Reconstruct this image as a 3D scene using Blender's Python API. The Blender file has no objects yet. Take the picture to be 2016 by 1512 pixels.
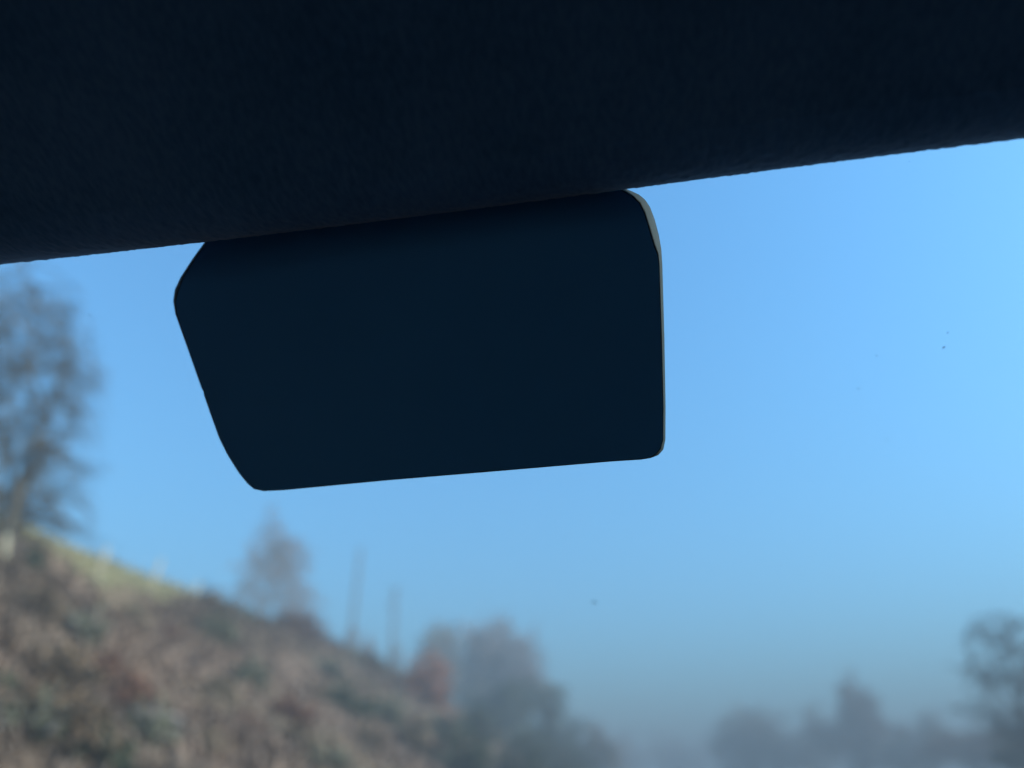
import bpy, bmesh, math, random
from mathutils import Vector, Matrix, noise
random.seed(7)
R = math.radians
sc = bpy.context.scene
col = sc.collection

# ---------------------------------------------------------------- camera
EYE = Vector((0.0, 0.0, 1.15))
PITCH, YAW, FPX = R(29.0), R(11.0), 1514.0
cd = bpy.data.cameras.new('camera')
cam = bpy.data.objects.new('camera', cd); col.objects.link(cam)
cam.location = EYE; cam.rotation_euler = (R(90) + PITCH, 0, YAW)
cd.sensor_width = 36.0; cd.lens = FPX / 2016 * 36.0
cd.clip_start = 0.01; cd.clip_end = 3000
cd.dof.use_dof = True; cd.dof.focus_distance = 0.375; cd.dof.aperture_fstop = 3.2; cd.dof.aperture_blades = 0
sc.camera = cam

# ---------------------------------------------------------------- sky and sun
SUN_AZ, SUN_EL = R(86), R(27)          # azimuth clockwise from +Y
w = bpy.data.worlds.new('World'); sc.world = w; w.use_nodes = True
nt = w.node_tree; nt.nodes.clear()
so = nt.nodes.new('ShaderNodeOutputWorld'); bg = nt.nodes.new('ShaderNodeBackground')
sky = nt.nodes.new('ShaderNodeTexSky'); sky.sky_type = 'NISHITA'; sky.sun_disc = False
sky.sun_elevation = SUN_EL; sky.sun_rotation = SUN_AZ
sky.air_density = 1.3; sky.dust_density = 2.0; sky.ozone_density = 10.0
bg.inputs['Strength'].default_value = 0.15
tint = nt.nodes.new('ShaderNodeMixRGB'); tint.blend_type = 'MULTIPLY'; tint.inputs[0].default_value = 1; tint.inputs[2].default_value = (.66, 1.04, .96, 1)
nt.links.new(sky.outputs[0], tint.inputs[1]); nt.links.new(tint.outputs[0], bg.inputs[0]); nt.links.new(bg.outputs[0], so.inputs[0])
sl = bpy.data.lights.new('sun', 'SUN'); sl.energy = 5.0; sl.angle = R(0.5); sl.color = (1.0, 0.93, 0.84)
sun = bpy.data.objects.new('sun', sl); col.objects.link(sun)
sdir = Vector((math.sin(SUN_AZ) * math.cos(SUN_EL), math.cos(SUN_AZ) * math.cos(SUN_EL), math.sin(SUN_EL)))
sun.rotation_euler = sdir.to_track_quat('Z', 'Y').to_euler(); sun.location = (20, 10, 40)
sc.view_settings.view_transform = 'Standard'; sc.view_settings.look = 'None'
sc.view_settings.exposure = 1.45; sc.view_settings.gamma = 1.0
sc.render.engine = 'CYCLES'
sc.cycles.use_denoising = True
sc.cycles.max_bounces = 8; sc.cycles.diffuse_bounces = 4; sc.cycles.transparent_max_bounces = 16
sc.cycles.volume_bounces = 1

# ---------------------------------------------------------------- pixel helpers (photograph is 2016 x 1512)
cp, sp_ = math.cos(PITCH), math.sin(PITCH)
RIGHT = Vector((math.cos(YAW), math.sin(YAW), 0)); FWDH = Vector((-math.sin(YAW), math.cos(YAW), 0))
def ray(px, py):
    r, u = (px - 1008) / FPX, (756 - py) / FPX
    return RIGHT * r + FWDH * (cp - u * sp_) + Vector((0, 0, sp_ + u * cp))    # camera depth 1
def at(px, py, depth): return EYE + ray(px, py) * depth
def at_h(px, py, dist):                     # horizontal distance
    d = ray(px, py); return EYE + d * (dist / math.hypot(d.x, d.y))
def lerp_t(tab, v):
    if v <= tab[0][0]: return tab[0][1]
    for (a, b), (c, d) in zip(tab, tab[1:]):
        if v <= c: t = (v - a) / (c - a); t = t * t * (3 - 2 * t); return b + (d - b) * t
    return tab[-1][1]
def sstep(t): t = max(0, min(1, t)); return t * t * (3 - 2 * t)
RIDGE = [(0, 8.75), (21, 9.15), (33, 9.4), (50, 10.0), (62, 9.7), (80, 7.2), (112, 3.0), (400, 1.5)]
def T(x, y):
    u = -x
    n = noise.noise(Vector((x * .11, y * .11, 3))) * .9 + noise.noise(Vector((x * .4, y * .4, 9))) * .3
    if u > 4.2:
        H = lerp_t(RIDGE, y)
        if u < 20:
            t = (u - 4.2) / 15.8
            z = H * (0.82 * t + 0.18 * sstep(t)) + n * .8 * math.sin(t * math.pi)
        else:
            z = H + (u - 20) * .03 + n * .15 * min(1, (u - 20) / 15)
        return z
    if x > 6.5:
        return (x - 6.5) / (x + 10) * 1.2 + n * .25 * min(1, (x - 6.5) / 6)
    return 0.0
def hit(px, py, dmax=140):
    d = ray(px, py); d /= math.hypot(d.x, d.y); s = 6.0
    while s < dmax:
        p = EYE + d * s
        if p.z < T(p.x, p.y): return p
        s += .15
    return EYE + d * dmax

# ---------------------------------------------------------------- materials
def mat(name): 
    m = bpy.data.materials.new(name); m.use_nodes = True; m.node_tree.nodes.clear()
    n = m.node_tree; o = n.nodes.new('ShaderNodeOutputMaterial'); b = n.nodes.new('ShaderNodeBsdfPrincipled')
    n.links.new(b.outputs[0], o.inputs['Surface']); return m, n, b
def noisy(name, cols, scale=3.0, rough=.9, detail=4, spec=.2, bump=0.0, bscale=None, obj_rand=0.0):
    m, n, b = mat(name)
    tc = n.nodes.new('ShaderNodeTexCoord'); nz = n.nodes.new('ShaderNodeTexNoise')
    nz.inputs['Scale'].default_value = scale; nz.inputs['Detail'].default_value = detail
    geo = n.nodes.new('ShaderNodeNewGeometry')
    n.links.new(geo.outputs['Position'] if name.startswith('w_') else tc.outputs['Object'], nz.inputs['Vector'])
    cr = n.nodes.new('ShaderNodeValToRGB'); e = cr.color_ramp.elements
    k = len(cols); lo, hi = .33, .67
    e[0].position = lo; e[0].color = (*cols[0], 1); e[1].position = hi; e[1].color = (*cols[-1], 1)
    for i in range(1, k - 1):
        x = e.new(lo + (hi - lo) * i / (k - 1)); x.color = (*cols[i], 1)
    n.links.new(nz.outputs[0], cr.inputs[0]); n.links.new(cr.outputs[0], b.inputs['Base Color'])
    b.inputs['Roughness'].default_value = rough; b.inputs['Specular IOR Level'].default_value = spec
    if bump:
        n2 = n.nodes.new('ShaderNodeTexNoise'); n2.inputs['Scale'].default_value = bscale or scale * 4
        n.links.new(tc.outputs['Object'], n2.inputs['Vector'])
        bp = n.nodes.new('ShaderNodeBump'); bp.inputs['Strength'].default_value = 1; bp.inputs['Distance'].default_value = bump
        n.links.new(n2.outputs[0], bp.inputs['Height']); n.links.new(bp.outputs[0], b.inputs['Normal'])
    return m
M = {}
M['bark'] = noisy('bark', [(.045, .042, .035), (.075, .07, .058), (.10, .092, .075)], 6, bump=.01, bscale=30)
M['twig'] = noisy('twig', [(.055, .052, .045), (.085, .078, .066)], 2)
M['twig_red'] = noisy('twig_red', [(.10, .055, .04), (.17, .09, .065)], 2)
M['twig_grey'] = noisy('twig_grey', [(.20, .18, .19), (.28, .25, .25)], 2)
M['leaf_russet'] = noisy('leaf_russet', [(.13, .07, .048), (.19, .105, .07)], 1.5)
M['leaf_red'] = noisy('leaf_red', [(.34, .13, .07), (.44, .20, .11)], 1.5)
M['leaf_ever'] = noisy('leaf_ever', [(.04, .055, .035), (.06, .078, .045), (.08, .095, .055)], .8)
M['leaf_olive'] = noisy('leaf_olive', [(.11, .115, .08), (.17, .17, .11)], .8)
M['leaf_brown'] = noisy('leaf_brown', [(.10, .07, .045), (.17, .12, .075)], 1.0)
M['leaf_tan'] = noisy('leaf_tan', [(.17, .13, .085), (.24, .185, .12)], 1.0)
M['scrub'] = noisy('w_scrub', [(.145, .12, .095), (.20, .15, .115), (.24, .175, .135), (.26, .205, .15)], .14, detail=2)
M['grass'] = noisy('w_grass', [(.17, .16, .08), (.23, .21, .11), (.27, .24, .13)], .5)
M['wood'] = noisy('pole_wood', [(.045, .042, .036), (.07, .065, .055)], 5)
M['post'] = noisy('post_wood', [(.30, .27, .19), (.38, .35, .25)], 5)
M['wire'] = noisy('wire_steel', [(.25, .25, .25), (.35, .35, .35)], 5, rough=.5)
M['asphalt'] = noisy('w_asphalt', [(.04, .04, .042), (.06, .06, .06)], 3, bump=.004, bscale=120)
M['paint_white'] = noisy('road_paint', [(.6, .6, .58), (.75, .75, .73)], 4, rough=.7)
M['car_paint'] = noisy('car_paint', [(.03, .04, .06), (.035, .045, .065)], 2, rough=.3, spec=.5)
M['rubber'] = noisy('rubber', [(.015, .015, .015), (.025, .025, .025)], 6, rough=.8)
M['trim'] = noisy('dark_trim', [(.016, .017, .018), (.022, .023, .025)], 30, rough=.65, bump=.0003, bscale=900)
M['seat'] = noisy('seat_fabric', [(.014, .016, .02), (.022, .024, .03)], 60, rough=.95, bump=.0006, bscale=700)
M['steel'] = noisy('rim_steel', [(.4, .4, .42), (.5, .5, .52)], 3, rough=.35)
M['carpet'] = noisy('carpet', [(.02, .022, .026), (.03, .034, .04)], 80, rough=1)
M['liner'] = noisy('door_liner', [(.02, .024, .03), (.03, .035, .04)], 30, rough=.8)
M['plastic'] = noisy('mirror_plastic_glare_tint', [(.042, .20, .44), (.048, .215, .46)], 14, rough=.7, spec=.12, bump=.00012, bscale=1600)  # blue lift of lens veiling glare is put into the face's base colour
M['shell'] = noisy('shell_plastic', [(.018, .032, .036), (.022, .037, .042)], 14, rough=.85, spec=.12, bump=.00010, bscale=1600)
M['dash'] = noisy('dashboard_vinyl', [(.10, .115, .13), (.13, .145, .16)], 30, rough=.8)
M['dirt'] = noisy('dirt_speck', [(.14, .16, .18), (.2, .22, .24)], 400)
# roof lining: dark knitted fabric
def lining_mat():
    m, n, b = mat('roof_lining_fabric')
    tc = n.nodes.new('ShaderNodeTexCoord')
    mp = n.nodes.new('ShaderNodeMapping'); mp.inputs['Rotation'].default_value = (0, 0, R(30)); mp.inputs['Scale'].default_value = (1, .35, 1)
    n.links.new(tc.outputs['Object'], mp.inputs[0])
    a = n.nodes.new('ShaderNodeTexNoise'); a.inputs['Scale'].default_value = 420; a.inputs['Detail'].default_value = 3
    c = n.nodes.new('ShaderNodeTexNoise'); c.inputs['Scale'].default_value = 9; n.links.new(tc.outputs['Object'], c.inputs['Vector'])
    n.links.new(mp.outputs[0], a.inputs['Vector'])
    mx = n.nodes.new('ShaderNodeMath'); mx.operation = 'MULTIPLY_ADD'; mx.inputs[1].default_value = .7
    n.links.new(a.outputs[0], mx.inputs[0]); n.links.new(c.outputs[0], mx.inputs[2])
    cr = n.nodes.new('ShaderNodeValToRGB'); e = cr.color_ramp.elements
    e[0].position = .55; e[0].color = (.03, .10, .20, 1); e[1].position = 1.3; e[1].color = (.07, .16, .29, 1)
    n.links.new(mx.outputs[0], cr.inputs[0]); n.links.new(cr.outputs[0], b.inputs['Base Color'])
    bp = n.nodes.new('ShaderNodeBump'); bp.inputs['Distance'].default_value = .0003; bp.inputs['Strength'].default_value = .6
    n.links.new(a.outputs[0], bp.inputs['Height']); n.links.new(bp.outputs[0], b.inputs['Normal'])
    b.inputs['Roughness'].default_value = 1; b.inputs['Specular IOR Level'].default_value = .1
    b.inputs['Sheen Weight'].default_value = .12; b.inputs['Sheen Roughness'].default_value = .4
    return m
M['lining'] = lining_mat()
def clear_glass():
    m = bpy.data.materials.new('clear_glass'); m.use_nodes = True; n = m.node_tree; n.nodes.clear()
    o = n.nodes.new('ShaderNodeOutputMaterial'); t = n.nodes.new('ShaderNodeBsdfTransparent')
    t.inputs['Color'].default_value = (.955, .985, .98, 1); n.links.new(t.outputs[0], o.inputs['Surface']); return m
M['glass'] = clear_glass()

# ---------------------------------------------------------------- object helpers
def tag(o, label=None, cat=None, group=None, kind=None):
    if label: o['label'] = label
    if cat: o['category'] = cat
    if group: o['group'] = group
    if kind: o['kind'] = kind
    return o
def empty(name, loc, label, cat, group=None):
    o = bpy.data.objects.new(name, None); col.objects.link(o); o.location = loc; o.empty_display_size = .2
    return tag(o, label, cat, group)
class MB:
    def __init__(s): s.v = []; s.f = []
    def tube(s, pts, rad, n=3, cap=True):
        b0 = len(s.v); prev = None
        for i, p in enumerate(pts):
            d = (pts[min(i + 1, len(pts) - 1)] - pts[max(i - 1, 0)])
            if d.length < 1e-9: d = Vector((0, 0, 1))
            d.normalize()
            a = d.cross(Vector((.3, .1, 1)) if abs(d.z) < .9 else Vector((1, .2, 0))).normalized(); b = d.cross(a)
            for k in range(n):
                t = 2 * math.pi * k / n; s.v.append(p + (a * math.cos(t) + b * math.sin(t)) * rad[i])
        for i in range(len(pts) - 1):
            for k in range(n):
                q = b0 + i * n; s.f.append((q + k, q + (k + 1) % n, q + n + (k + 1) % n, q + n + k))
        if cap and n > 2:
            s.f.append(tuple(b0 + k for k in range(n))[::-1]); q = b0 + (len(pts) - 1) * n; s.f.append(tuple(q + k for k in range(n)))
    def leaf(s, p, size):
        a = Vector((random.gauss(0, 1), random.gauss(0, 1), random.gauss(0, 1))).normalized()
        b = a.cross(Vector((random.gauss(0, 1), random.gauss(0, 1), random.gauss(0, 1)))).normalized()
        c = a.cross(b); i = len(s.v)
        s.v += [p - b * size, p - c * size * .55 + a * size * .1, p + b * size, p + c * size * .55 + a * size * .1]
        s.f.append((i, i + 1, i + 2, i + 3))
    def box(s, c, h, rz=0):
        i = len(s.v); ca, sa = math.cos(rz), math.sin(rz)
        for dz in (-1, 1):
            for dx, dy in ((-1, -1), (1, -1), (1, 1), (-1, 1)):
                x, y = dx * h[0], dy * h[1]
                s.v.append(Vector((c[0] + x * ca - y * sa, c[1] + x * sa + y * ca, c[2] + dz * h[2])))
        s.f += [(i + 3, i + 2, i + 1, i), (i + 4, i + 5, i + 6, i + 7)]
        for k in range(4): s.f.append((i + k, i + (k + 1) % 4, i + 4 + (k + 1) % 4, i + 4 + k))
    def build(s, name, m, parent=None, smooth=False, bevel=0, solid=0):
        me = bpy.data.meshes.new(name); me.from_pydata([tuple(v) for v in s.v], [], s.f); me.materials.append(m)
        if smooth: me.polygons.foreach_set('use_smooth', [True] * len(me.polygons))
        me.update()
        o = bpy.data.objects.new(name, me); col.objects.link(o)
        if parent:                      # vertices are given in world space
            o.parent = parent; me.transform(Matrix.Translation(-parent.location))
        if solid:
            md = o.modifiers.new('solid', 'SOLIDIFY'); md.thickness = solid; md.offset = 0
        if bevel:
            md = o.modifiers.new('bevel', 'BEVEL'); md.width = bevel; md.segments = 3; md.limit_method = 'ANGLE'
        return o

# ================================================================ SETTING
def grid(name, x0, x1, y0, y1, step, zf, m, off=0.0, xs=None, ys=None):
    mb = MB()
    if xs is None: xs = [x0 + (x1 - x0) * i / int((x1 - x0) / step) for i in range(int((x1 - x0) / step) + 1)]
    if ys is None: ys = [y0 + (y1 - y0) * i / int((y1 - y0) / step) for i in range(int((y1 - y0) / step) + 1)]
    for y in ys:
        for x in xs: mb.v.append(Vector((x, y, zf(x, y) + off)))
    w_ = len(xs)
    for j in range(len(ys) - 1):
        for i in range(w_ - 1):
            q = j * w_ + i; mb.f.append((q, q + 1, q + 1 + w_, q + w_))
    return tag(mb.build(name, m, smooth=True), kind='structure')
def seq(*segs):
    out = []
    for a, b, s in segs:
        n = max(1, int(round((b - a) / s))); out += [a + (b - a) * i / n for i in range(n)]
    return out + [segs[-1][1]]
def ground_mat():
    m = noisy('w_ground', [(.13, .11, .085), (.19, .145, .11), (.23, .165, .125), (.25, .20, .145)], .14, detail=6)
    n = m.node_tree; b = [x for x in n.nodes if x.type == 'BSDF_PRINCIPLED'][0]
    cr = [x for x in n.nodes if x.type == 'VALTORGB'][0]
    geo = [x for x in n.nodes if x.type == 'NEW_GEOMETRY'][0]
    sx = n.nodes.new('ShaderNodeSeparateXYZ'); n.links.new(geo.outputs['Position'], sx.inputs[0])
    mr = n.nodes.new('ShaderNodeMapRange'); mr.inputs[1].default_value = -14.6; mr.inputs[2].default_value = -16.2
    nz = n.nodes.new('ShaderNodeTexNoise'); nz.inputs['Scale'].default_value = .6; n.links.new(geo.outputs['Position'], nz.inputs[0])
    ad = n.nodes.new('ShaderNodeMath'); ad.operation = 'MULTIPLY_ADD'; ad.inputs[1].default_value = 2.5
    n.links.new(nz.outputs[0], ad.inputs[0]); n.links.new(sx.outputs[0], ad.inputs[2]); 
    sb = n.nodes.new('ShaderNodeMath'); sb.operation = 'SUBTRACT'; sb.inputs[1].default_value = 1.25
    n.links.new(ad.outputs[0], sb.inputs[0]); n.links.new(sb.outputs[0], mr.inputs[0])
    gr = n.nodes.new('ShaderNodeValToRGB'); e = gr.color_ramp.elements
    e[0].position = .35; e[0].color = (.17, .165, .08, 1); e[1].position = .65; e[1].color = (.26, .235, .12, 1)
    n2 = n.nodes.new('ShaderNodeTexNoise'); n2.inputs['Scale'].default_value = .45; n2.inputs['Detail'].default_value = 4
    n.links.new(geo.outputs['Position'], n2.inputs[0]); n.links.new(n2.outputs[0], gr.inputs[0])
    mx = n.nodes.new('ShaderNodeMixRGB'); n.links.new(mr.outputs[0], mx.inputs[0])
    n.links.new(cr.outputs[0], mx.inputs[1]); n.links.new(gr.outputs[0], mx.inputs[2]); n.links.new(mx.outputs[0], b.inputs['Base Color'])
    return m
g_m = ground_mat()
xs = seq((-600, -100, 50), (-100, -30, 5), (-30, -3, .5), (-3, 6, 3), (6, 14, 1), (14, 100, 6), (100, 600, 50))
ys = seq((-300, -20, 20), (-20, 0, 2), (0, 70, .7), (70, 130, 1.5), (130, 400, 15), (400, 900, 100))
def ground_z(x, y):
    return T(x, y) if not (-4.2 < x < 6.5) else -.02
grid('ground', 0, 0, 0, 0, 1, ground_z, g_m, xs=xs, ys=ys)
grid('road', -2.4, 5.2, -300, 900, 50, lambda x, y: 0.0, M['asphalt'], xs=[-2.4, 1.4, 5.2])
mk = MB()
for k in range(-20, 60): mk.box((1.42, k * 9.0, .006), (.06, 2.0, .002))
for x in (-2.15, 4.95): mk.box((x, 300, .006), (.05, 590, .002))
tag(mk.build('road_marking', M['paint_white']), kind='structure')

# haze: valley mist
def haze():
    m = bpy.data.materials.new('haze'); m.use_nodes = True; n = m.node_tree; n.nodes.clear()
    o = n.nodes.new('ShaderNodeOutputMaterial'); v = n.nodes.new('ShaderNodeVolumePrincipled')
    v.inputs['Color'].default_value = (.205, .262, .315, 1); v.inputs['Density'].default_value = .0105
    v.inputs['Anisotropy'].default_value = 0.0
    n.links.new(v.outputs[0], o.inputs['Volume'])
    mb = MB(); mb.box((0, 170, 13.0), (330, 290, 14.6)); o = mb.build('haze', m); tag(o, kind='stuff')
haze()

# ================================================================ VEGETATION
def bez(a, b, c, n): return [a * (1 - t) ** 2 + b * 2 * t * (1 - t) + c * t * t for t in [i / n for i in range(n + 1)]]
def rnd(s=1): return Vector((random.gauss(0, s), random.gauss(0, s), random.gauss(0, s)))
def woody(name, label, cat, base, lobes, group=None, trunk_r=.15, trunks=1, limbs=10, branches=90, twigs=400, tw_r=.012, leaves=0,
          leaf=.07, m_tw='twig', m_leaf='leaf_brown', sag=.0, trunk_frac=.8, flat=1.0, bark='bark', br_r=.05, lim_r=.55):
    """lobes: (centre, rx, rz) in world space."""
    root = empty(name, base, label, cat, group)
    top = max(c.z + rz for c, rx, rz in lobes); H = top - base.z
    cx = sum((c for c, _, _ in lobes), Vector()) / len(lobes)
    vol = [(rx * rx * rz) ** .6 for _, rx, rz in lobes]
    def sample(edge=False):
        c, rx, rz = random.choices(lobes, vol)[0]
        d = rnd().normalized() * ((.6 + .4 * random.random()) if edge else random.random() ** .4)
        return c + Vector((d.x * rx, d.y * rx, d.z * rz))
    tk = MB(); stems = []
    for t in range(trunks):
        off = Vector((random.uniform(-1, 1), random.uniform(-1, 1), 0)) * trunk_r * 1.8 if trunks > 1 else Vector()
        tp = Vector((base.x * .5 + cx.x * .5, base.y * .5 + cx.y * .5, base.z + H * trunk_frac)) + (rnd(.05) * H if trunks > 1 else Vector())
        p0 = base + off - Vector((0, 0, .4))
        pts = bez(p0, p0 * .5 + tp * .5 + Vector((random.gauss(0, .03) * H, random.gauss(0, .03) * H, 0)), tp, 9)
        rr = [trunk_r * (1 - .88 * i / 9) * (1.35 if i == 0 else 1) for i in range(10)]
        tk.tube(pts, rr, 8); stems.append((pts, rr))
    lim = []
    for k in range(limbs):
        pts, rr = random.choice(stems); s = sample(True)
        f = max(.15, min(.98, (s.z - base.z) / H * random.uniform(.55, .85))); i = int(f * 9); a = pts[i]
        mid = a.lerp(s, .5) + Vector((0, 0, (s - a).length * (.12 - sag * .15))) + rnd(.04 * H)
        q = bez(a, mid, s, 7); r0 = max(trunk_r * .12, rr[i] * lim_r)
        r_ = [r0 * (1 - .85 * j / 7) for j in range(8)]
        tk.tube(q, r_, 5); lim.append((q, r_))
    for pts, rr in stems: lim.append((pts[3:], rr[3:]))
    tk.build('trunk', M[bark], root, smooth=True)
    cr = MB(); br = []
    for k in range(branches):
        s = sample()
        # nearest of a few candidate limb points below the tip
        cand = []
        for _ in range(10):
            q, r_ = random.choice(lim); j = random.randrange(1, len(q)); cand.append(((q[j] - s).length + max(0, q[j].z - s.z) * .6 * (1 - sag), q[j], r_[j]))
        _, a, ra = min(cand, key=lambda z: z[0])
        L = (s - a).length
        mid = a.lerp(s, .55) + Vector((0, 0, L * (.15 + .1 * sag))) + rnd(.06 * L)
        q = bez(a, mid, s - Vector((0, 0, L * .12 * sag)), 5); r0 = max(tw_r * 1.6, min(ra * .6, br_r * (H / 8)))
        cr.tube(q, [r0 * (1 - .8 * j / 5) + tw_r * .5 for j in range(6)], 3, False); br.append(q)
    tips = []
    ext = sum(rx for _, rx, _ in lobes) / len(lobes)
    for k in range(twigs):
        q = random.choice(br); j = random.randrange(1, 6); a = q[j]
        out = (q[j] - q[j - 1]).normalized() + rnd(.55); out.z = out.z * flat - sag * .35
        L = ext * random.uniform(.15, .42)
        b = a + out.normalized() * L * .5 + Vector((0, 0, .04 * L)); c = b + (out + rnd(.3)).normalized() * L * .5 - Vector((0, 0, sag * L * .25))
        cr.tube([a, b, c], [tw_r, tw_r * .8, tw_r * .35], 3, False); tips.append((a, b, c))
    for k in range(leaves):
        a, b, c = random.choice(tips); p = (a.lerp(b, random.random()) if random.random() < .4 else b.lerp(c, random.random()))
        cr.leaf(p + rnd(leaf * 1.0), leaf * random.uniform(.6, 1.3))
    o = cr.build('crown', M[m_tw], root)
    if leaves:
        o.data.materials.append(M[m_leaf]); nl = len(o.data.polygons) - leaves
        o.data.polygons.foreach_set('material_index', [0] * nl + [1] * leaves)
    return root
def lob(dist, *ls):
    out = []
    for cx, cy, rx, ry in ls:
        c = at_h(cx, cy, dist); dep = (c - EYE).length / math.sqrt(1 + ((cx - 1008) / FPX) ** 2 + ((756 - cy) / FPX) ** 2)
        out.append((c, rx / FPX * dep, ry / FPX * dep * 1.05))
    return out
def base_at(px, dist, py=1500):
    p = at_h(px, py, dist); p.z = T(p.x, p.y); return p
def hdist(p): return math.hypot(p.x, p.y)

# --- big bare tree on the left crest
b = hit(22, 1118); D = hdist(b)
woody('bare_tree', 'tall bare tree with drooping sprays of twigs at the left edge, above the bank', 'tree', b,
      lob(D, (60, 555, 110, 30), (130, 660, 80, 20), (140, 780, 80, 18), (150, 870, 75, 16), (130, 620, 80, 16), (150, 730, 75, 14), (140, 820, 80, 16), (150, 960, 75, 14), (130, 1040, 80, 14), (0, 620, 130, 60), (90, 580, 80, 26), (50, 690, 140, 34), (110, 740, 85, 22), (0, 790, 150, 40), (110, 830, 90, 20), (40, 880, 150, 30), (120, 915, 90, 18), (20, 960, 140, 32),
          (110, 1010, 100, 18), (-150, 780, 150, 180), (-120, 570, 150, 110), (-180, 950, 150, 70)),
      trunk_r=.2, trunks=2, limbs=30, branches=420, twigs=4600, tw_r=.0085, leaves=300, leaf=.04, br_r=.02, trunk_frac=.42, lim_r=.3, sag=.75, flat=.25, m_leaf='leaf_olive')
# --- russet tree mid-left
b = hit(525, 1222); D = hdist(b)
woody('young_tree', 'small russet tree with a pointed crown on the crest, left of the bare pole', 'tree', b,
      lob(D, (530, 1022, 14, 45), (528, 1075, 48, 45), (505, 1125, 60, 42), (578, 1090, 42, 58), (558, 1145, 66, 48), (492, 1180, 52, 36), (588, 1188, 58, 42)),
      trunk_r=.09, limbs=24, branches=300, twigs=4200, tw_r=.02, leaves=20000, leaf=.115, m_tw='twig_red', m_leaf='leaf_russet')
# --- misty round trees beyond the poles
b = base_at(872, 92)
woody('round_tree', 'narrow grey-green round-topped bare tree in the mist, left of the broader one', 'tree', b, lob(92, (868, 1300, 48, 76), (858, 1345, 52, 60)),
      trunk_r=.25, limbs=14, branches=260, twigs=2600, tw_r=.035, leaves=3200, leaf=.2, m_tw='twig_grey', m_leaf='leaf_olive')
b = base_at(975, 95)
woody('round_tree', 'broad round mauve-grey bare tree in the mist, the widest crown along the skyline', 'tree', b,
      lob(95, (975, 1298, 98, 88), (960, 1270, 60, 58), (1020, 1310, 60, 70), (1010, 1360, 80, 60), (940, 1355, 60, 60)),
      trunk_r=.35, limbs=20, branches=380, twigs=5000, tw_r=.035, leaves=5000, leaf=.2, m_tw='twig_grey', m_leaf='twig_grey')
# --- dark ivy-clad trees lower down
b = base_at(985, 72)
woody('dark_tree', 'dark green ivy-clad tree directly below the broad round misty tree', 'tree', b,
      lob(72, (945, 1400, 75, 46), (1020, 1382, 72, 42), (990, 1455, 110, 60), (900, 1465, 80, 55)),
      trunk_r=.3, limbs=14, branches=200, twigs=900, tw_r=.02, leaves=9000, leaf=.16, m_leaf='leaf_ever')
b = base_at(1085, 76)
woody('dark_tree', 'dark bushy tree leaning over the valley, right of the ivy-clad tree below the round crown', 'tree', b,
      lob(76, (1070, 1375, 50, 30), (1095, 1430, 58, 45), (1060, 1490, 85, 48), (1140, 1490, 75, 45)),
      trunk_r=.25, limbs=12, branches=160, twigs=900, tw_r=.02, leaves=6000, leaf=.16, m_leaf='leaf_ever')
b = base_at(1172, 98)
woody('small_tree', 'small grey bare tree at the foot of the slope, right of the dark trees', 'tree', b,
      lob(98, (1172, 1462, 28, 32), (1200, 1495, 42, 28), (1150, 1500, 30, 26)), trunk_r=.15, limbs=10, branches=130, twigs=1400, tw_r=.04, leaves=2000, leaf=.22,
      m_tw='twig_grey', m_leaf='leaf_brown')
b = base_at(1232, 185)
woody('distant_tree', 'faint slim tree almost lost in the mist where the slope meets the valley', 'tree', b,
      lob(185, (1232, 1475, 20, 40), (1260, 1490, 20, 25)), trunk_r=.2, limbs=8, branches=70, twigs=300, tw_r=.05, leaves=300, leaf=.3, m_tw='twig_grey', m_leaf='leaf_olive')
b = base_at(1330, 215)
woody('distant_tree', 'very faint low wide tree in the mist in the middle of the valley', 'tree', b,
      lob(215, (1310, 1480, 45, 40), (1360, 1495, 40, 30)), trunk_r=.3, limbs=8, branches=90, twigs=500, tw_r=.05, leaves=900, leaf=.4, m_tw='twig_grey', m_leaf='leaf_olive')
# --- misty tree line on the right
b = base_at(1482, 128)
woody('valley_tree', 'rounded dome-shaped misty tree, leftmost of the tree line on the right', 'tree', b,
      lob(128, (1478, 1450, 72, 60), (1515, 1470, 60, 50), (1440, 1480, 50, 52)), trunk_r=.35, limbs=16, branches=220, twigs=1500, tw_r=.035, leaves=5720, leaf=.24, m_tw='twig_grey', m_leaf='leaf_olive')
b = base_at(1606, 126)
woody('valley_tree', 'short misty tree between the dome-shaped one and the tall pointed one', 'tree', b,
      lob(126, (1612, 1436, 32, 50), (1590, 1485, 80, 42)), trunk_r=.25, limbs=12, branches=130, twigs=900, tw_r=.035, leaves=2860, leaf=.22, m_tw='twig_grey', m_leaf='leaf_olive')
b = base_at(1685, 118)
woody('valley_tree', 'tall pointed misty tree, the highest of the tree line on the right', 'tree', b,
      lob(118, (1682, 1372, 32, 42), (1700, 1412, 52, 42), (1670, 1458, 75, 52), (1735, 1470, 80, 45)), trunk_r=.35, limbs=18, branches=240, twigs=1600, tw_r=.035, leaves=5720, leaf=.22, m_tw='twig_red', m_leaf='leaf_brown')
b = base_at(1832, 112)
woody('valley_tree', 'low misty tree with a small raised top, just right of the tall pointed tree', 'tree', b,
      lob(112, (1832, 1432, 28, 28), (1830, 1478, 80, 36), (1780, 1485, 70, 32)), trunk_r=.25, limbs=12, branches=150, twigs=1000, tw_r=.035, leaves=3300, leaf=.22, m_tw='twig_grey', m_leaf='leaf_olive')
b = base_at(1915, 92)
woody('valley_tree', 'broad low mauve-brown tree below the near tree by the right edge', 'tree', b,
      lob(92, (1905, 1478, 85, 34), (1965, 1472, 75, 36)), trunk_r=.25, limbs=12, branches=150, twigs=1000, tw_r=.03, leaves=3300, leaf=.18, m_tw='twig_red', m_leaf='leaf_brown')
b = base_at(2050, 46)
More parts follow.
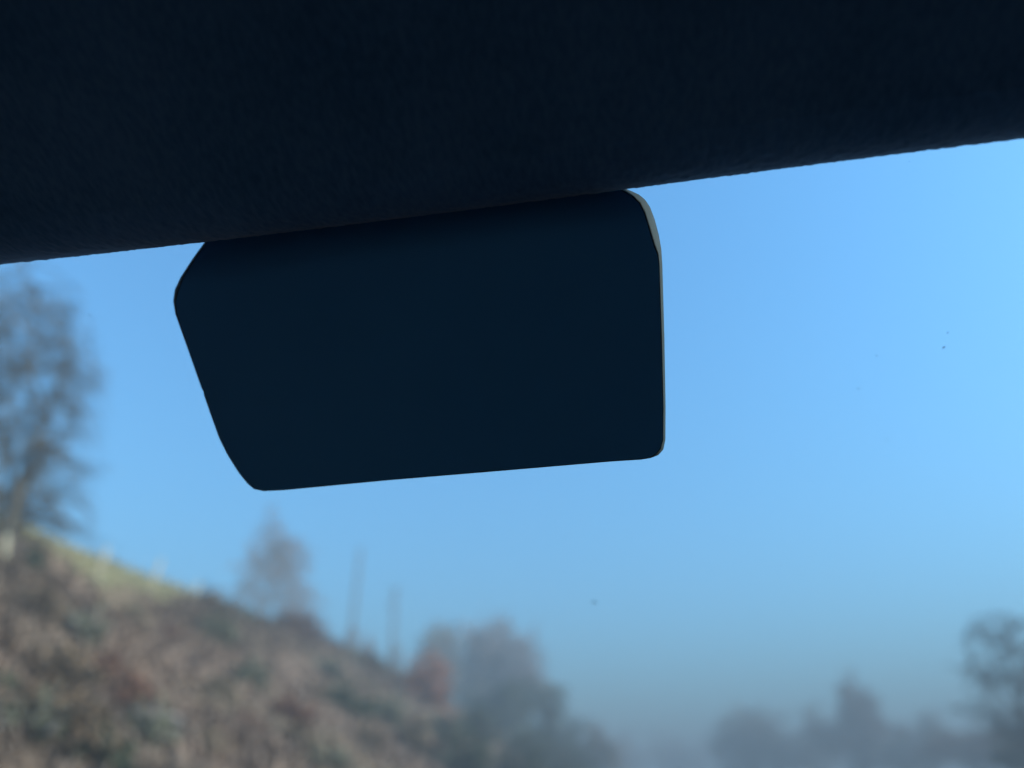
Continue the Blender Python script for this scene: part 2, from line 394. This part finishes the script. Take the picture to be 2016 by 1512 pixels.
woody('near_tree', 'dark open-branched tree with a few leaves, cut off by the right edge', 'tree', b,
      lob(46, (1960, 1235, 60, 32), (1925, 1270, 45, 18), (1915, 1320, 45, 18), (1945, 1345, 65, 22), (1935, 1400, 65, 24), (2050, 1270, 70, 80), (2080, 1400, 90, 70), (1958, 1190, 18, 22), (1990, 1440, 70, 30)),
      trunk_r=.2, limbs=20, branches=200, twigs=1700, tw_r=.014, leaves=700, leaf=.07, br_r=.03, m_leaf='leaf_olive')
b = base_at(2010, 52)
woody('dark_shrub', 'dense blue-black shrub in the bottom right corner', 'shrub', b,
      lob(52, (2010, 1490, 60, 32), (2080, 1480, 60, 40)), trunk_r=.07, trunks=3, limbs=12, branches=120, twigs=900, tw_r=.014, leaves=3000, leaf=.08, m_leaf='leaf_ever', trunk_frac=.6)
# --- shrubs on the bank
def shrub(name, label, px, py, top, rx, m_leaf, m_tw='twig', dens=1.0, group=None, grow=0):
    b = hit(px, py); D = hdist(b); h = py - top
    woody(name, label, 'shrub', b, lob(D, (px, py - h * .55, rx * .8, h * .45), (px - rx * .45, py - h * .4, rx * .5, h * .36), (px + rx * .45, py - h * .38, rx * .52, h * .38)),
          trunk_r=.03 + .0008 * D, trunks=3, limbs=9, branches=int(70 * dens), twigs=int(420 * dens), tw_r=.006 + .0002 * D, leaves=int(1300 * dens), leaf=.03 + .0013 * D,
          m_leaf=m_leaf, m_tw=m_tw, trunk_frac=.55, group=group)
shrub('shrub', 'small dark brown shrub breaking the grassy crest, left of the russet tree', 408, 1205, 1142, 32, 'leaf_brown', dens=.45)
shrub('shrub', 'grey-green shrub just below the crest, under the small dark brown shrub', 425, 1290, 1200, 60, 'leaf_olive')
shrub('shrub', 'russet thicket at the foot of the pointed russet tree', 590, 1270, 1195, 62, 'leaf_russet', 'twig_red')
shrub('shrub', 'upright reddish sapling stump between the two utility poles', 727, 1300, 1248, 13, 'leaf_russet', 'twig_red', .6)
shrub('shrub', 'tiny brown shrub at the foot of the bare pole', 692, 1285, 1225, 14, 'leaf_russet', 'twig_red', .6)
shrub('shrub', 'small grey-brown shrub at the foot of the crossarm pole', 777, 1318, 1268, 16, 'leaf_brown', 'twig', .6)
shrub('shrub', 'dark slate-coloured shrub in the hollow below the utility poles', 690, 1430, 1330, 66, 'leaf_ever')
shrub('shrub', 'bright rust-red shrub in front of the narrow misty round tree', 838, 1400, 1285, 62, 'leaf_red', 'twig_red', 1.8)
shrub('shrub', 'dark green evergreen bush low on the bank near the bottom left', 180, 1550, 1430, 85, 'leaf_ever', dens=1.6)
shrub('shrub', 'small dark green bush at the left edge below the drooping tree', -5, 1400, 1330, 32, 'leaf_ever')
shrub('shrub', 'dark bush beside the drooping tree trunk on the crest', 62, 1140, 1075, 24, 'leaf_ever')
shrub('shrub', 'olive-grey bush on the middle of the bank, under the russet thicket', 490, 1370, 1300, 40, 'leaf_olive')
shrub('shrub', 'tan withered shrub on the lower slope beneath the rust-red shrub', 815, 1500, 1410, 40, 'leaf_tan')
shrub('shrub', 'dark purple-grey shrub right of the dark slate-coloured one', 770, 1450, 1370, 38, 'leaf_olive', 'twig_red')
shrub('shrub', 'dull green bush at the bottom edge, left of the tan withered shrub', 640, 1545, 1465, 60, 'leaf_olive')

shrub('shrub', 'broad dark grey-green shrub at the foot of the ivy-clad tree, on its left', 905, 1560, 1430, 75, 'leaf_ever', dens=1.5)
shrub('shrub', 'dark shrub at the bottom edge, directly under the ivy-clad tree', 1015, 1575, 1445, 75, 'leaf_ever', dens=1.5)
shrub('shrub', 'dark shrub at the bottom edge, under the dark bushy leaning tree', 1110, 1580, 1460, 60, 'leaf_ever', dens=1.2)
shrub('shrub', 'dark green-grey shrub between the rust-red shrub and the dark trees, halfway down', 935, 1475, 1385, 62, 'leaf_ever', dens=1.4)
shrub('shrub', 'slate-green shrub just below the rust-red shrub', 870, 1480, 1400, 48, 'leaf_olive', 'twig_red', dens=1.2)
shrub('shrub', 'dark shrub at the bottom of the slope, left of the small grey bare tree', 1040, 1520, 1420, 70, 'leaf_ever', dens=1.5)
# scrub bushes nobody could tell apart, spread over the bank and its far crest
protos = []
for m_l, m_t, sx in (('leaf_tan', 'twig', 60), ('leaf_russet', 'twig_red', 52), ('leaf_brown', 'twig', 66), ('leaf_olive', 'twig_grey', 50)):
    kind = {'leaf_tan': 'straw-coloured', 'leaf_russet': 'reddish-brown', 'leaf_brown': 'dull brown', 'leaf_olive': 'grey-green'}[m_l]
    b = hit(300 + 60 * len(protos), 1400); D = hdist(b); px, py = 300 + 60 * len(protos), 1400
    protos.append(woody('scrub_bush', f'{kind} rounded scrub bush among the brown bracken of the bank', 'bush', b, lob(D, (px, py - 26, sx * .7, 30), (px - sx * .4, py - 18, sx * .45, 24), (px + sx * .42, py - 20, sx * .45, 26)), group=f'{kind} scrub bushes on the bracken bank',
                  trunk_r=.03, trunks=3, limbs=9, branches=60, twigs=420, tw_r=.009, leaves=1100, leaf=.05, m_leaf=m_l, m_tw=m_t, trunk_frac=.55))
def copy_tree(o, parent=None):
    c = o.copy(); col.objects.link(c)
    if parent: c.parent = parent
    for ch in o.children: copy_tree(ch, c)
    return c
rb = random.Random(21)
spots = [(630, 1250), (655, 1275), (720, 1310), (745, 1320), (795, 1335), (760, 1350), (560, 1240), (470, 1222), (250, 1225), (330, 1260), (60, 1210), (140, 1250), (20, 1290), (200, 1330), (100, 1390),
         (290, 1470), (400, 1480), (480, 1440), (560, 1480), (30, 1470), (620, 1370), (560, 1420), (720, 1480), (690, 1300), (880, 1440), (850, 1480), (930, 1500), (640, 1330), (420, 1380), (250, 1400), (90, 1490)]
for i, (px, py) in enumerate(spots):
    o = protos[i % 4]
    if i >= 4: o = copy_tree(o)
    b = hit(px, py + 10); o.location = b; k = rb.uniform(.8, 1.35) * (1 + hdist(b) / 120); o.scale = (k, k, k * rb.uniform(.75, 1.0)); o.rotation_euler = (0, 0, rb.uniform(0, 6.28))
# --- undergrowth covering the bank, and crest grass
def tufts(name, m, label, cat, n, xr, yr, hr, blades, wd, arch, keep=lambda x, y: True):
    mb = MB()
    for k in range(n):
        t = random.random() ** 1.5; y = yr[0] + (yr[1] - yr[0]) * t; x = random.uniform(*xr)
        if not keep(x, y): continue
        z = T(x, y); s = 1 + .8 * noise.noise(Vector((x * .35, y * .35, 5))); g = 1 + y / 60
        for j in range(blades):
            a = random.uniform(0, 6.28); h = random.uniform(*hr) * s; l = arch * h * random.uniform(.3, 1); ww = wd * g * random.uniform(.6, 1.3)
            o = Vector((x + random.gauss(0, .12) * g, y + random.gauss(0, .12) * g, z - .05)); d = Vector((math.cos(a), math.sin(a), 0)); e = Vector((-d.y, d.x, 0)) * ww
            i = len(mb.v); m1 = o + d * l * .35 + Vector((0, 0, h * .7)); m2 = o + d * l + Vector((0, 0, h * random.uniform(.7, 1.05)))
            mb.v += [o - e, o + e, m1 + e, m1 - e, m2 + e * .3, m2 - e * .3]; mb.f += [(i, i + 1, i + 2, i + 3), (i + 3, i + 2, i + 4, i + 5)]
    return tag(mb.build(name, m), label, cat, kind='stuff')
tufts('undergrowth', M['scrub'], 'brown withered bracken and brambles covering the roadside bank', 'undergrowth', 52000, (-22.5, -5), (5, 118), (.16, .50), 5, .022, 1.0,
      keep=lambda x, y: x > (-15.3 if y < 19 else -15.3 - min(7, (y - 19) * .3)) + noise.noise(Vector((x * .5, y * .3, 1))) * 1.5)
tufts('grass', M['grass'], 'short pale olive grass along the crest of the bank', 'grass', 9000, (-24, -14.4), (8, 40), (.08, .24), 5, .012, .6)

# --- fence on the crest
def fence():
    spots = [(182, 1166, 212, 1078), (291, 1176, 318, 1102), (372, 1200, 392, 1146), (5, 1130, 14, 1052)]
    spots = sorted(spots)
    b0 = hit(*spots[0][:2]); root = empty('wire_fence', b0, 'old wire fence of pale leaning wooden posts along the grassy crest', 'fence')
    tops = []
    for (bx, by, tx, ty) in spots:
        b = hit(bx, by); D = hdist(b); tp = at_h(tx, ty, D)
        mb = MB(); v = tp - b; mb.tube([b - v * .2, b + v * .5, tp - v * .01, tp], [.06, .058, .056, .045], 8); mb.build('post', M['post'], root, smooth=True)
        tops.append((b, v))
    w_ = MB()
    for f in (.35, .62, .88):
        for (b1, v1), (b2, v2) in zip(tops, tops[1:]):
            p, q = b1 + v1 * f, b2 + v2 * f; w_.tube([p, p.lerp(q, .5) - Vector((0, 0, .03)), q], [.004] * 3, 4)
    w_.build('wire', M['wire'], root)
fence()

# --- utility poles
def pole(label, bx, by, tx, ty, r, arm):
    b = hit(bx, by); D = hdist(b); tp = at_h(tx, ty, D); v = tp - b
    root = empty('utility_pole', b, label, 'utility pole')
    mb = MB(); mb.tube([b - v * .08, b + v * .5, tp], [r * 1.25, r * 1.05, r * .85], 10); mb.build('pole', M['wood'], root, smooth=True)
    c = MB(); c.tube([tp - v * .001, tp + Vector((0, 0, .06))], [r * .95, r * .4], 10); c.build('pole_cap', M['wire'], root)
    if arm:
        a = RIGHT * 1.1; q = tp - v.normalized() * .28 + FWDH * -(r * .9 + .05)
        mb = MB(); mb.box(q, (1.1, .08, .11), YAW); mb.build('crossarm', M['wood'], root)
        for s in (-.85, 0, .85):
            i = MB(); p = q + RIGHT * s + Vector((0, 0, .06)); i.tube([p, p + Vector((0, 0, .05)), p + Vector((0, 0, .09)), p + Vector((0, 0, .16))], [.02, .05, .035, .045], 8); i.build('insulator', M['wire'], root)
        p = at_h(767, 1190, D) - FWDH * .1; t = MB(); t.tube([p - Vector((0, 0, .42)), p - Vector((0, 0, .40)), p + Vector((0, 0, .34)), p + Vector((0, 0, .40))], [.22, .27, .27, .18], 14)
        t.build('transformer', M['trim'], root, smooth=False)
pole('tall thin bare utility pole rising from the crest, right of the russet tree', 688, 1282, 710, 1078, .30, False)
pole('shorter utility pole with a crossarm and dark transformer can, left of the round trees', 770, 1315, 779, 1158, .30, True)

# ================================================================ CAR
XC = -.12
car = empty('car', (XC, -.8, 0), 'car seen from its front seat, with dark fabric roof lining above a clear windscreen', 'car')
def cz(h): return EYE.z + h
LIP = .27
def edge_corr(X):
    return .055 * X * X if X < 0 else -.05 * X * X
def roof_side(X):                      # the lining turns down to the cant rails at the sides
    a = abs(X - XC); return -.10 * sstep((a - .42) / .2) - .012 * (a / .6) ** 2 * 0
prof = [(-1.9, .22), (-1.5, .275), (-.9, .305), (-.3, .312), (0, .308), (.07, .300), (.13, .277), (.185, .2545)] + [(.2395 + .045 * math.sin(R(a)), .282 - .045 * math.cos(R(a))) for a in (-20, -8, 4, 16, 28, 40, 50, 62, 76, 90)] + [(.2838, .290)]
# densify the visible brow
def dens(p, k0, sub):
    out = p[:k0]
    for (a, b_), (c, d) in zip(p[k0:], p[k0 + 1:]):
        for j in range(sub): t = j / sub; out.append((a + (c - a) * t, b_ + (d - b_) * t))
    return out + [p[-1]]
def catm(p, sub):
    out = []
    for i in range(len(p) - 1):
        p0, p1, p2, p3 = p[max(i - 1, 0)], p[i], p[i + 1], p[min(i + 2, len(p) - 1)]
        for j in range(sub):
            t = j / sub
            out.append(tuple(.5 * ((2 * p1[k]) + (-p0[k] + p2[k]) * t + (2 * p0[k] - 5 * p1[k] + 4 * p2[k] - p3[k]) * t * t + (-p0[k] + 3 * p1[k] - 3 * p2[k] + p3[k]) * t ** 3) for k in (0, 1)))
    return out + [p[-1]]
pr = prof[:5] + catm(prof[5:], 9)
Xs = seq((XC - .62, -.42, .02), (-.42, .30, .0011), (.30, XC + .62, .02))
mb = MB()
for (y, h) in pr:
    for X in Xs:
        s = edge_corr(X) + roof_side(X)
        jx = jy = 0
        if y > .18:
            f = noise.noise(Vector((X * 520, y * 300, 1))) * .00028 + noise.noise(Vector((X * 190, y * 200, 7))) * .00022
            s -= f; jy = f * .6
        mb.v.append(Vector((X, y + jy, cz(h + s))))
W_ = len(Xs)
for j in range(len(pr) - 1):
    for i in range(W_ - 1):
        q = j * W_ + i; mb.f.append((q + W_, q + 1 + W_, q + 1, q))
lin = mb.build('roof_lining', M['lining'], car, smooth=True)
lin['label'] = 'dark knitted roof lining with a rounded front edge'
# outer roof skin
mb = MB(); xs2 = [XC + s * .66 for s in (-1, -.93, -.8, -.5, 0, .5, .8, .93, 1)]; ys2 = [-2.0, -1.6, -.9, -.2, .15, .283]; hs2 = [.26, .31, .345, .35, .338, .312]
for y, h in zip(ys2, hs2):
    for X in xs2: mb.v.append(Vector((X, y, cz(h - .10 * (abs(X - XC) / .66) ** 6))))
for j in range(5):
    for i in range(8): q = j * 9 + i; mb.f.append((q, q + 1, q + 10, q + 9))
mb.build('roof_panel', M['car_paint'], car, smooth=True, solid=.006)
# windscreen, curved
def scr(X, t):   # t 0 top .. 1 bottom
    a = (X - XC) / .66; return Vector((X, .284 + t * 1.0 - a * a * .10 * (.2 + t), cz(.300 - .50 * t + .015 * math.sin(math.pi * t) - .05 * a * a)))
mb = MB(); n_x, n_t = 24, 24
for j in range(n_t + 1):
    for i in range(n_x + 1):
        X = XC + (-1 + 2 * i / n_x) * (.60 + .10 * j / n_t); mb.v.append(scr(X, j / n_t))
for j in range(n_t):
    for i in range(n_x): q = j * (n_x + 1) + i; mb.f.append((q, q + 1, q + n_x + 2, q + n_x + 1))
ws = mb.build('windscreen', M['glass'], car, smooth=True)
# dirt specks on the outside of the glass, where the photo shows them
def on_glass(px, py):
    d = ray(px, py); lo, hi = .3, 2.0
    for _ in range(40):
        m_ = (lo + hi) / 2; p = EYE + d * m_
        t = min(1.2, max(0, (p.y - .284))); q = scr(p.x, t)
        if p.z > q.z or p.y > 1.3: hi = m_
        else: lo = m_
    return EYE + d * hi, d.normalized()
dm = MB()
for (px, py, s, el_, an) in [(1170, 1185, 8, 2.6, .1), (176, 620, 4, 2.2, .5), (232, 718, 3, 1, 0), (915, 1068, 4, 1, 0), (1113, 1057, 4, 1.5, .6), (964, 1180, 3, 1, 0), (1690, 765, 4, 2, .4), (1858, 684, 5, 3, -.7),
                             (1866, 655, 4, 2, -.9), (1726, 700, 4, 1.6, .4), (1620, 786, 3, 1, 0), (1678, 484, 3, 1, 0), (1585, 372, 2.5, 1, 0), (1876, 385, 2.5, 1.5, -.5), (1844, 602, 2.5, 1, 0), (1747, 865, 3, 3, 1.4),
                             (236, 1080, 5, 1, 0), (268, 985, 3, 1, 0), (155, 770, 3, 2, -.4), (1790, 318, 3, 1, 0), (1705, 1122, 3, 1, 0), (1430, 640, 2, 1, 0), (1950, 473, 2.5, 1, 0), (340, 1010, 2.5, 1, 0)]:
    p, d = on_glass(px, py); dep = (p - EYE).length; r = s / FPX * dep * .22; rt = RIGHT; up = rt.cross(d).normalized()
    a = rt * math.cos(an) - up * math.sin(an); b_ = up * math.cos(an) + rt * math.sin(an); i = len(dm.v); N = 9
    for k in range(N):
        t = 2 * math.pi * k / N; q = r * random.uniform(.65, 1.2); dm.v.append(p + a * math.cos(t) * q * el_ + b_ * math.sin(t) * q)
    dm.v.append(p + d * r * .5); dm.f.append(tuple(i + k for k in range(N)))
    for k in range(N): dm.f.append((i + k, i + N, i + (k + 1) % N))
dd = dm.build('dirt_speck', M['dirt'], ws); dd.data.transform(Matrix.Translation(-car.location)); tag(dd, kind='stuff')
# pillars, doors, dashboard, seats, body
for s in (-1, 1):
    mb = MB(); pa = [Vector((XC + s * (.63 + .10 * t), .26 + .93 * t, cz(.245 - .48 * t))) for t in (0, .25, .5, .75, 1)]
    mb.tube(pa, [.035, .035, .038, .042, .05], 8); mb.build('pillar', M['trim'], car, smooth=True)
    mb = MB(); mb.tube([Vector((XC + s * .66, -.75, cz(.22))), Vector((XC + s * .72, -.7, cz(-.15)))], [.05, .07], 8); mb.build('pillar', M['trim'], car, smooth=True)
    mb = MB(); mb.tube([Vector((XC + s * .63, -1.75, cz(.2))), Vector((XC + s * .72, -2.15, cz(-.15)))], [.09, .12], 8); mb.build('pillar', M['trim'], car, smooth=True)
    mb = MB(); mb.tube([Vector((XC + s * .655, y, cz(h))) for y, h in ((.27, .225), (0, .24), (-.9, .24), (-1.8, .2))], [.035] * 4, 8); mb.build('cant_rail', M['trim'], car, smooth=True)
    mb = MB(); mb.box((XC + s * .78, -.45, .68), (.05, 1.5, .34)); mb.build('door', M['car_paint'], car, bevel=.03)
    mb = MB(); mb.box((XC + s * .715, -.45, .68), (.012, 1.45, .30)); mb.build('door_lining', M['liner'], car, bevel=.008)
    for y in (1.75, -1.35):
        mb = MB(); mb.tube([Vector((XC + s * .66, y, .33)), Vector((XC + s * .66 + s * .02, y, .33)), Vector((XC + s * .86, y, .33)), Vector((XC + s * .88, y, .33))], [.28, .33, .33, .28], 28)
        wl = mb.build('wheel', M['rubber'], car)
        mb = MB(); mb.tube([Vector((XC + s * .882, y, .33)), Vector((XC + s * .893, y, .33))], [.21, .19], 20); r_ = mb.build('rim', M['steel'], wl); r_.data.transform(Matrix.Translation(-car.location))
    x = XC + s * .36
    mb = MB(); mb.box((x, -.42, .52), (.25, .25, .08)); mb.build('seat', M['seat'], car, bevel=.05)
    mb = MB(); mb.box((x, -.78, .83), (.23, .07, .28)); mb.build('backrest', M['seat'], car, bevel=.05)
    mb = MB(); mb.box((x, -.82, 1.22), (.13, .05, .085)); mb.build('headrest', M['seat'], car, bevel=.04)
mb = MB(); mb.box((XC, 1.0, .72), (.70, .36, .16)); mb.build('dashboard', M['dash'], car, bevel=.06)
mb = MB(); mb.box((XC, -.1, .3), (.72, 2.0, .03)); mb.build('floor_pan', M['carpet'], car)
mb = MB(); mb.box((XC, 1.93, .74), (.76, .63, .13)); mb.build('bonnet', M['car_paint'], car, bevel=.08)
mb = MB(); mb.box((XC, 2.46, .47), (.80, .14, .16)); mb.build('bumper', M['car_paint'], car, bevel=.06)
mb = MB(); mb.box((XC, -2.25, .68), (.76, .14, .34)); mb.build('tailgate', M['car_paint'], car, bevel=.05)
mb = MB(); mb.box((XC, -1.65, .66), (.62, .10, .34)); mb.build('backrest', M['seat'], car, bevel=.05)
mb = MB(); c0 = Vector((XC + .36, .52, .88)); pts = []
for k in range(33):
    t = 2 * math.pi * k / 32; pts.append(c0 + Vector((math.cos(t) * .18, -math.sin(t) * .18 * .42, math.sin(t) * .18 * .9)))
# the wheel sits low in front of the driver
mb.tube(pts, [.014] * 33, 8, False); mb.box(c0, (.16, .02, .018)); mb.box(c0 + Vector((0, .03, -.01)), (.06, .03, .05)); mb.build('steering_wheel', M['trim'], car, smooth=False)
# side and rear panes
for s in (-1, 1):
    for (y0, y1) in ((-.72, .95), (-1.95, -.78)):
        mb = MB(); hh = .235
        if y1 > 0: vs = [(y0, -.14), (y1, -.16), (.30, .215), (y0, hh)]
        else: vs = [(y0 - .1, -.14), (y1, -.14), (y1, hh), (y0 + .25, .2)]
        mb.v = [Vector((XC + s * (.735 - .075 * ((h + .15) / .4)), y, cz(h))) for y, h in vs]; mb.f = [(0, 1, 2, 3)]; mb.build('side_window', M['glass'], car)
mb = MB(); mb.v = [Vector((XC - .66, -2.2, cz(-.13))), Vector((XC + .66, -2.2, cz(-.13))), Vector((XC + .56, -1.95, cz(.23))), Vector((XC - .56, -1.95, cz(.23)))]; mb.f = [(0, 1, 2, 3)]
mb.build('rear_window', M['glass'], car)

# ================================================================ REAR-VIEW MIRROR
# pairs: (outer silhouette px, face-edge px)
PAIRS = [((420, 462), (424, 462)), ((404, 475), (409, 476)), ((380, 508), (384, 511)), ((356, 545), (361, 548)), ((344, 570), (351, 574)), ((341, 592), (346, 594)),
         ((345, 618), (348, 617)), ((372, 694), (374, 693)), ((397, 765), (399, 764)), ((400, 770), (403, 770)), ((401.5, 778), (404, 777)), ((416, 820), (418, 819)),
         ((432, 864), (434, 863)), ((448, 896), (450, 895)), ((470, 931), (471, 929)), ((487, 952), (488, 950)), ((500, 963), (501, 961)), ((519, 967), (520, 965)),
         ((560, 965), (560, 963)), ((760, 946), (760, 944)), ((1000, 926), (1000, 924)), ((1200, 909), (1200, 907)), ((1262, 905), (1260, 903)), ((1281, 902), (1278, 900)),
         ((1296, 896), (1290, 894)), ((1306, 885), (1299, 884)), ((1310, 866), (1304.5, 866)), ((1310.5, 800), (1305, 800)), ((1308, 660), (1301.5, 660)), ((1304, 520), (1297, 522)),
         ((1302, 490), (1295, 503)), ((1297, 462), (1288, 487)), ((1289, 432), (1277, 450)), ((1280, 408), (1268, 420)), ((1270, 393), (1258, 400)), ((1258, 383), (1245, 388)), ((1243, 376), (1228, 378)),
         ((1222, 368), (1212, 369)), ((1000, 390), (1000, 391)), ((700, 425), (700, 426)), ((480, 450), (480, 450))]
def mdep(px, py): return .3785 - (px - 820) * 6.2e-5 + .011 * ((px - 720) / 600) ** 2 + .012 * ((py - 470) / 480) ** 2
def densify(pl, step=10):
    out = []
    n = len(pl)
    for i in range(n):
        a, b_ = pl[i], pl[(i + 1) % n]; L = math.hypot(a[0][0] - b_[0][0], a[0][1] - b_[0][1]); k = max(1, int(L / step))
        for j in range(k):
            t = j / k; out.append(tuple((a[m_][0] + (b_[m_][0] - a[m_][0]) * t, a[m_][1] + (b_[m_][1] - a[m_][1]) * t) for m_ in (0, 1)))
    return out
dp = densify(PAIRS)
cxp, cyp = 850, 660
mc = at(cxp, cyp, mdep(cxp, cyp) + .02)
mirror = empty('rear_view_mirror', mc, 'dark plastic rear-view mirror with rounded corners hanging below the roof lining against blue sky', 'mirror')
def ringpts(which, sc_, dz):
    out = []
    for o_, f_ in dp:
        p = (o_, f_)[which]; q = (cxp + (p[0] - cxp) * sc_, cyp + (p[1] - cyp) * sc_); out.append(at(q[0], q[1], mdep(*q) + dz))
    return out
def ins(which, px_in, dz):             # inset by pixels towards centre
    out = []
    for o_, f_ in dp:
        p = (o_, f_)[which]; v = (p[0] - cxp, p[1] - cyp); L = math.hypot(*v); s = 1 - px_in / L; q = (cxp + v[0] * s, cyp + v[1] * s); out.append(at(q[0], q[1], mdep(*q) + dz))
    return out
def outr(inset, frac):
    out = []
    for o_, f_ in dp:
        gap = math.hypot(o_[0] - f_[0], o_[1] - f_[1]); v = (o_[0] - cxp, o_[1] - cyp); L = math.hypot(*v)
        k = frac; q = [f_[i] + (o_[i] - f_[i]) * k - v[i] / L * inset for i in (0, 1)]; full = .0022 + gap / FPX * .38 * 2.6
        out.append(at(q[0], q[1], mdep(*q) + .0005 + (full - .0005) * frac ** 1.3))
    return out
def loft(rings, name, m, close_first=True, close_last=True):
    mb = MB(); n = len(rings[0])
    for r_ in rings: mb.v += r_
    for j in range(len(rings) - 1):
        for i in range(n):
            k = (i + 1) % n; mb.f.append((j * n + i, j * n + k, (j + 1) * n + k, (j + 1) * n + i))
    for flag, base_, rr in ((close_first, 0, rings[0]), (close_last, (len(rings) - 1) * n, rings[-1])):
        if flag:
            c = sum(rr, Vector()) / n; ci = len(mb.v); mb.v.append(c)
            for i in range(n):
                k = (i + 1) % n; mb.f.append((base_ + k, base_ + i, ci) if base_ == 0 else (base_ + i, base_ + k, ci))
    return mb.build(name, m, mirror, smooth=True)
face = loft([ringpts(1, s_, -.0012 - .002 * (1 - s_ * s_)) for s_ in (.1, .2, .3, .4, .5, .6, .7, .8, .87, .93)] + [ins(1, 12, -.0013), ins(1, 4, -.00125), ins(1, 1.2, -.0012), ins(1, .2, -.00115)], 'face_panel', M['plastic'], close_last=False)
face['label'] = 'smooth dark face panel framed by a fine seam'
shell = loft([ins(1, 1.4, .0036), ins(1, -.5, .0016), outr(-.7, 0), outr(0, .33), outr(0, .66), outr(0, 1), ins(0, 3, .016), ins(0, 14, .019), ins(0, 45, .023), ringpts(0, .7, .027)], 'housing', M['shell'])
# stalk up to the windscreen
p0 = at(860, 560, .379 + .022); 
mb = MB(); g = Vector((p0.x, .43, 0)); t_ = .43 - .284; q = scr(p0.x, t_)
mb.tube([p0, p0.lerp(q, .5) + Vector((0, .004, .002)), q - Vector((0, 0, .004))], [.012, .010, .014], 12); mb.build('mount_arm', M['trim'], mirror, smooth=True)
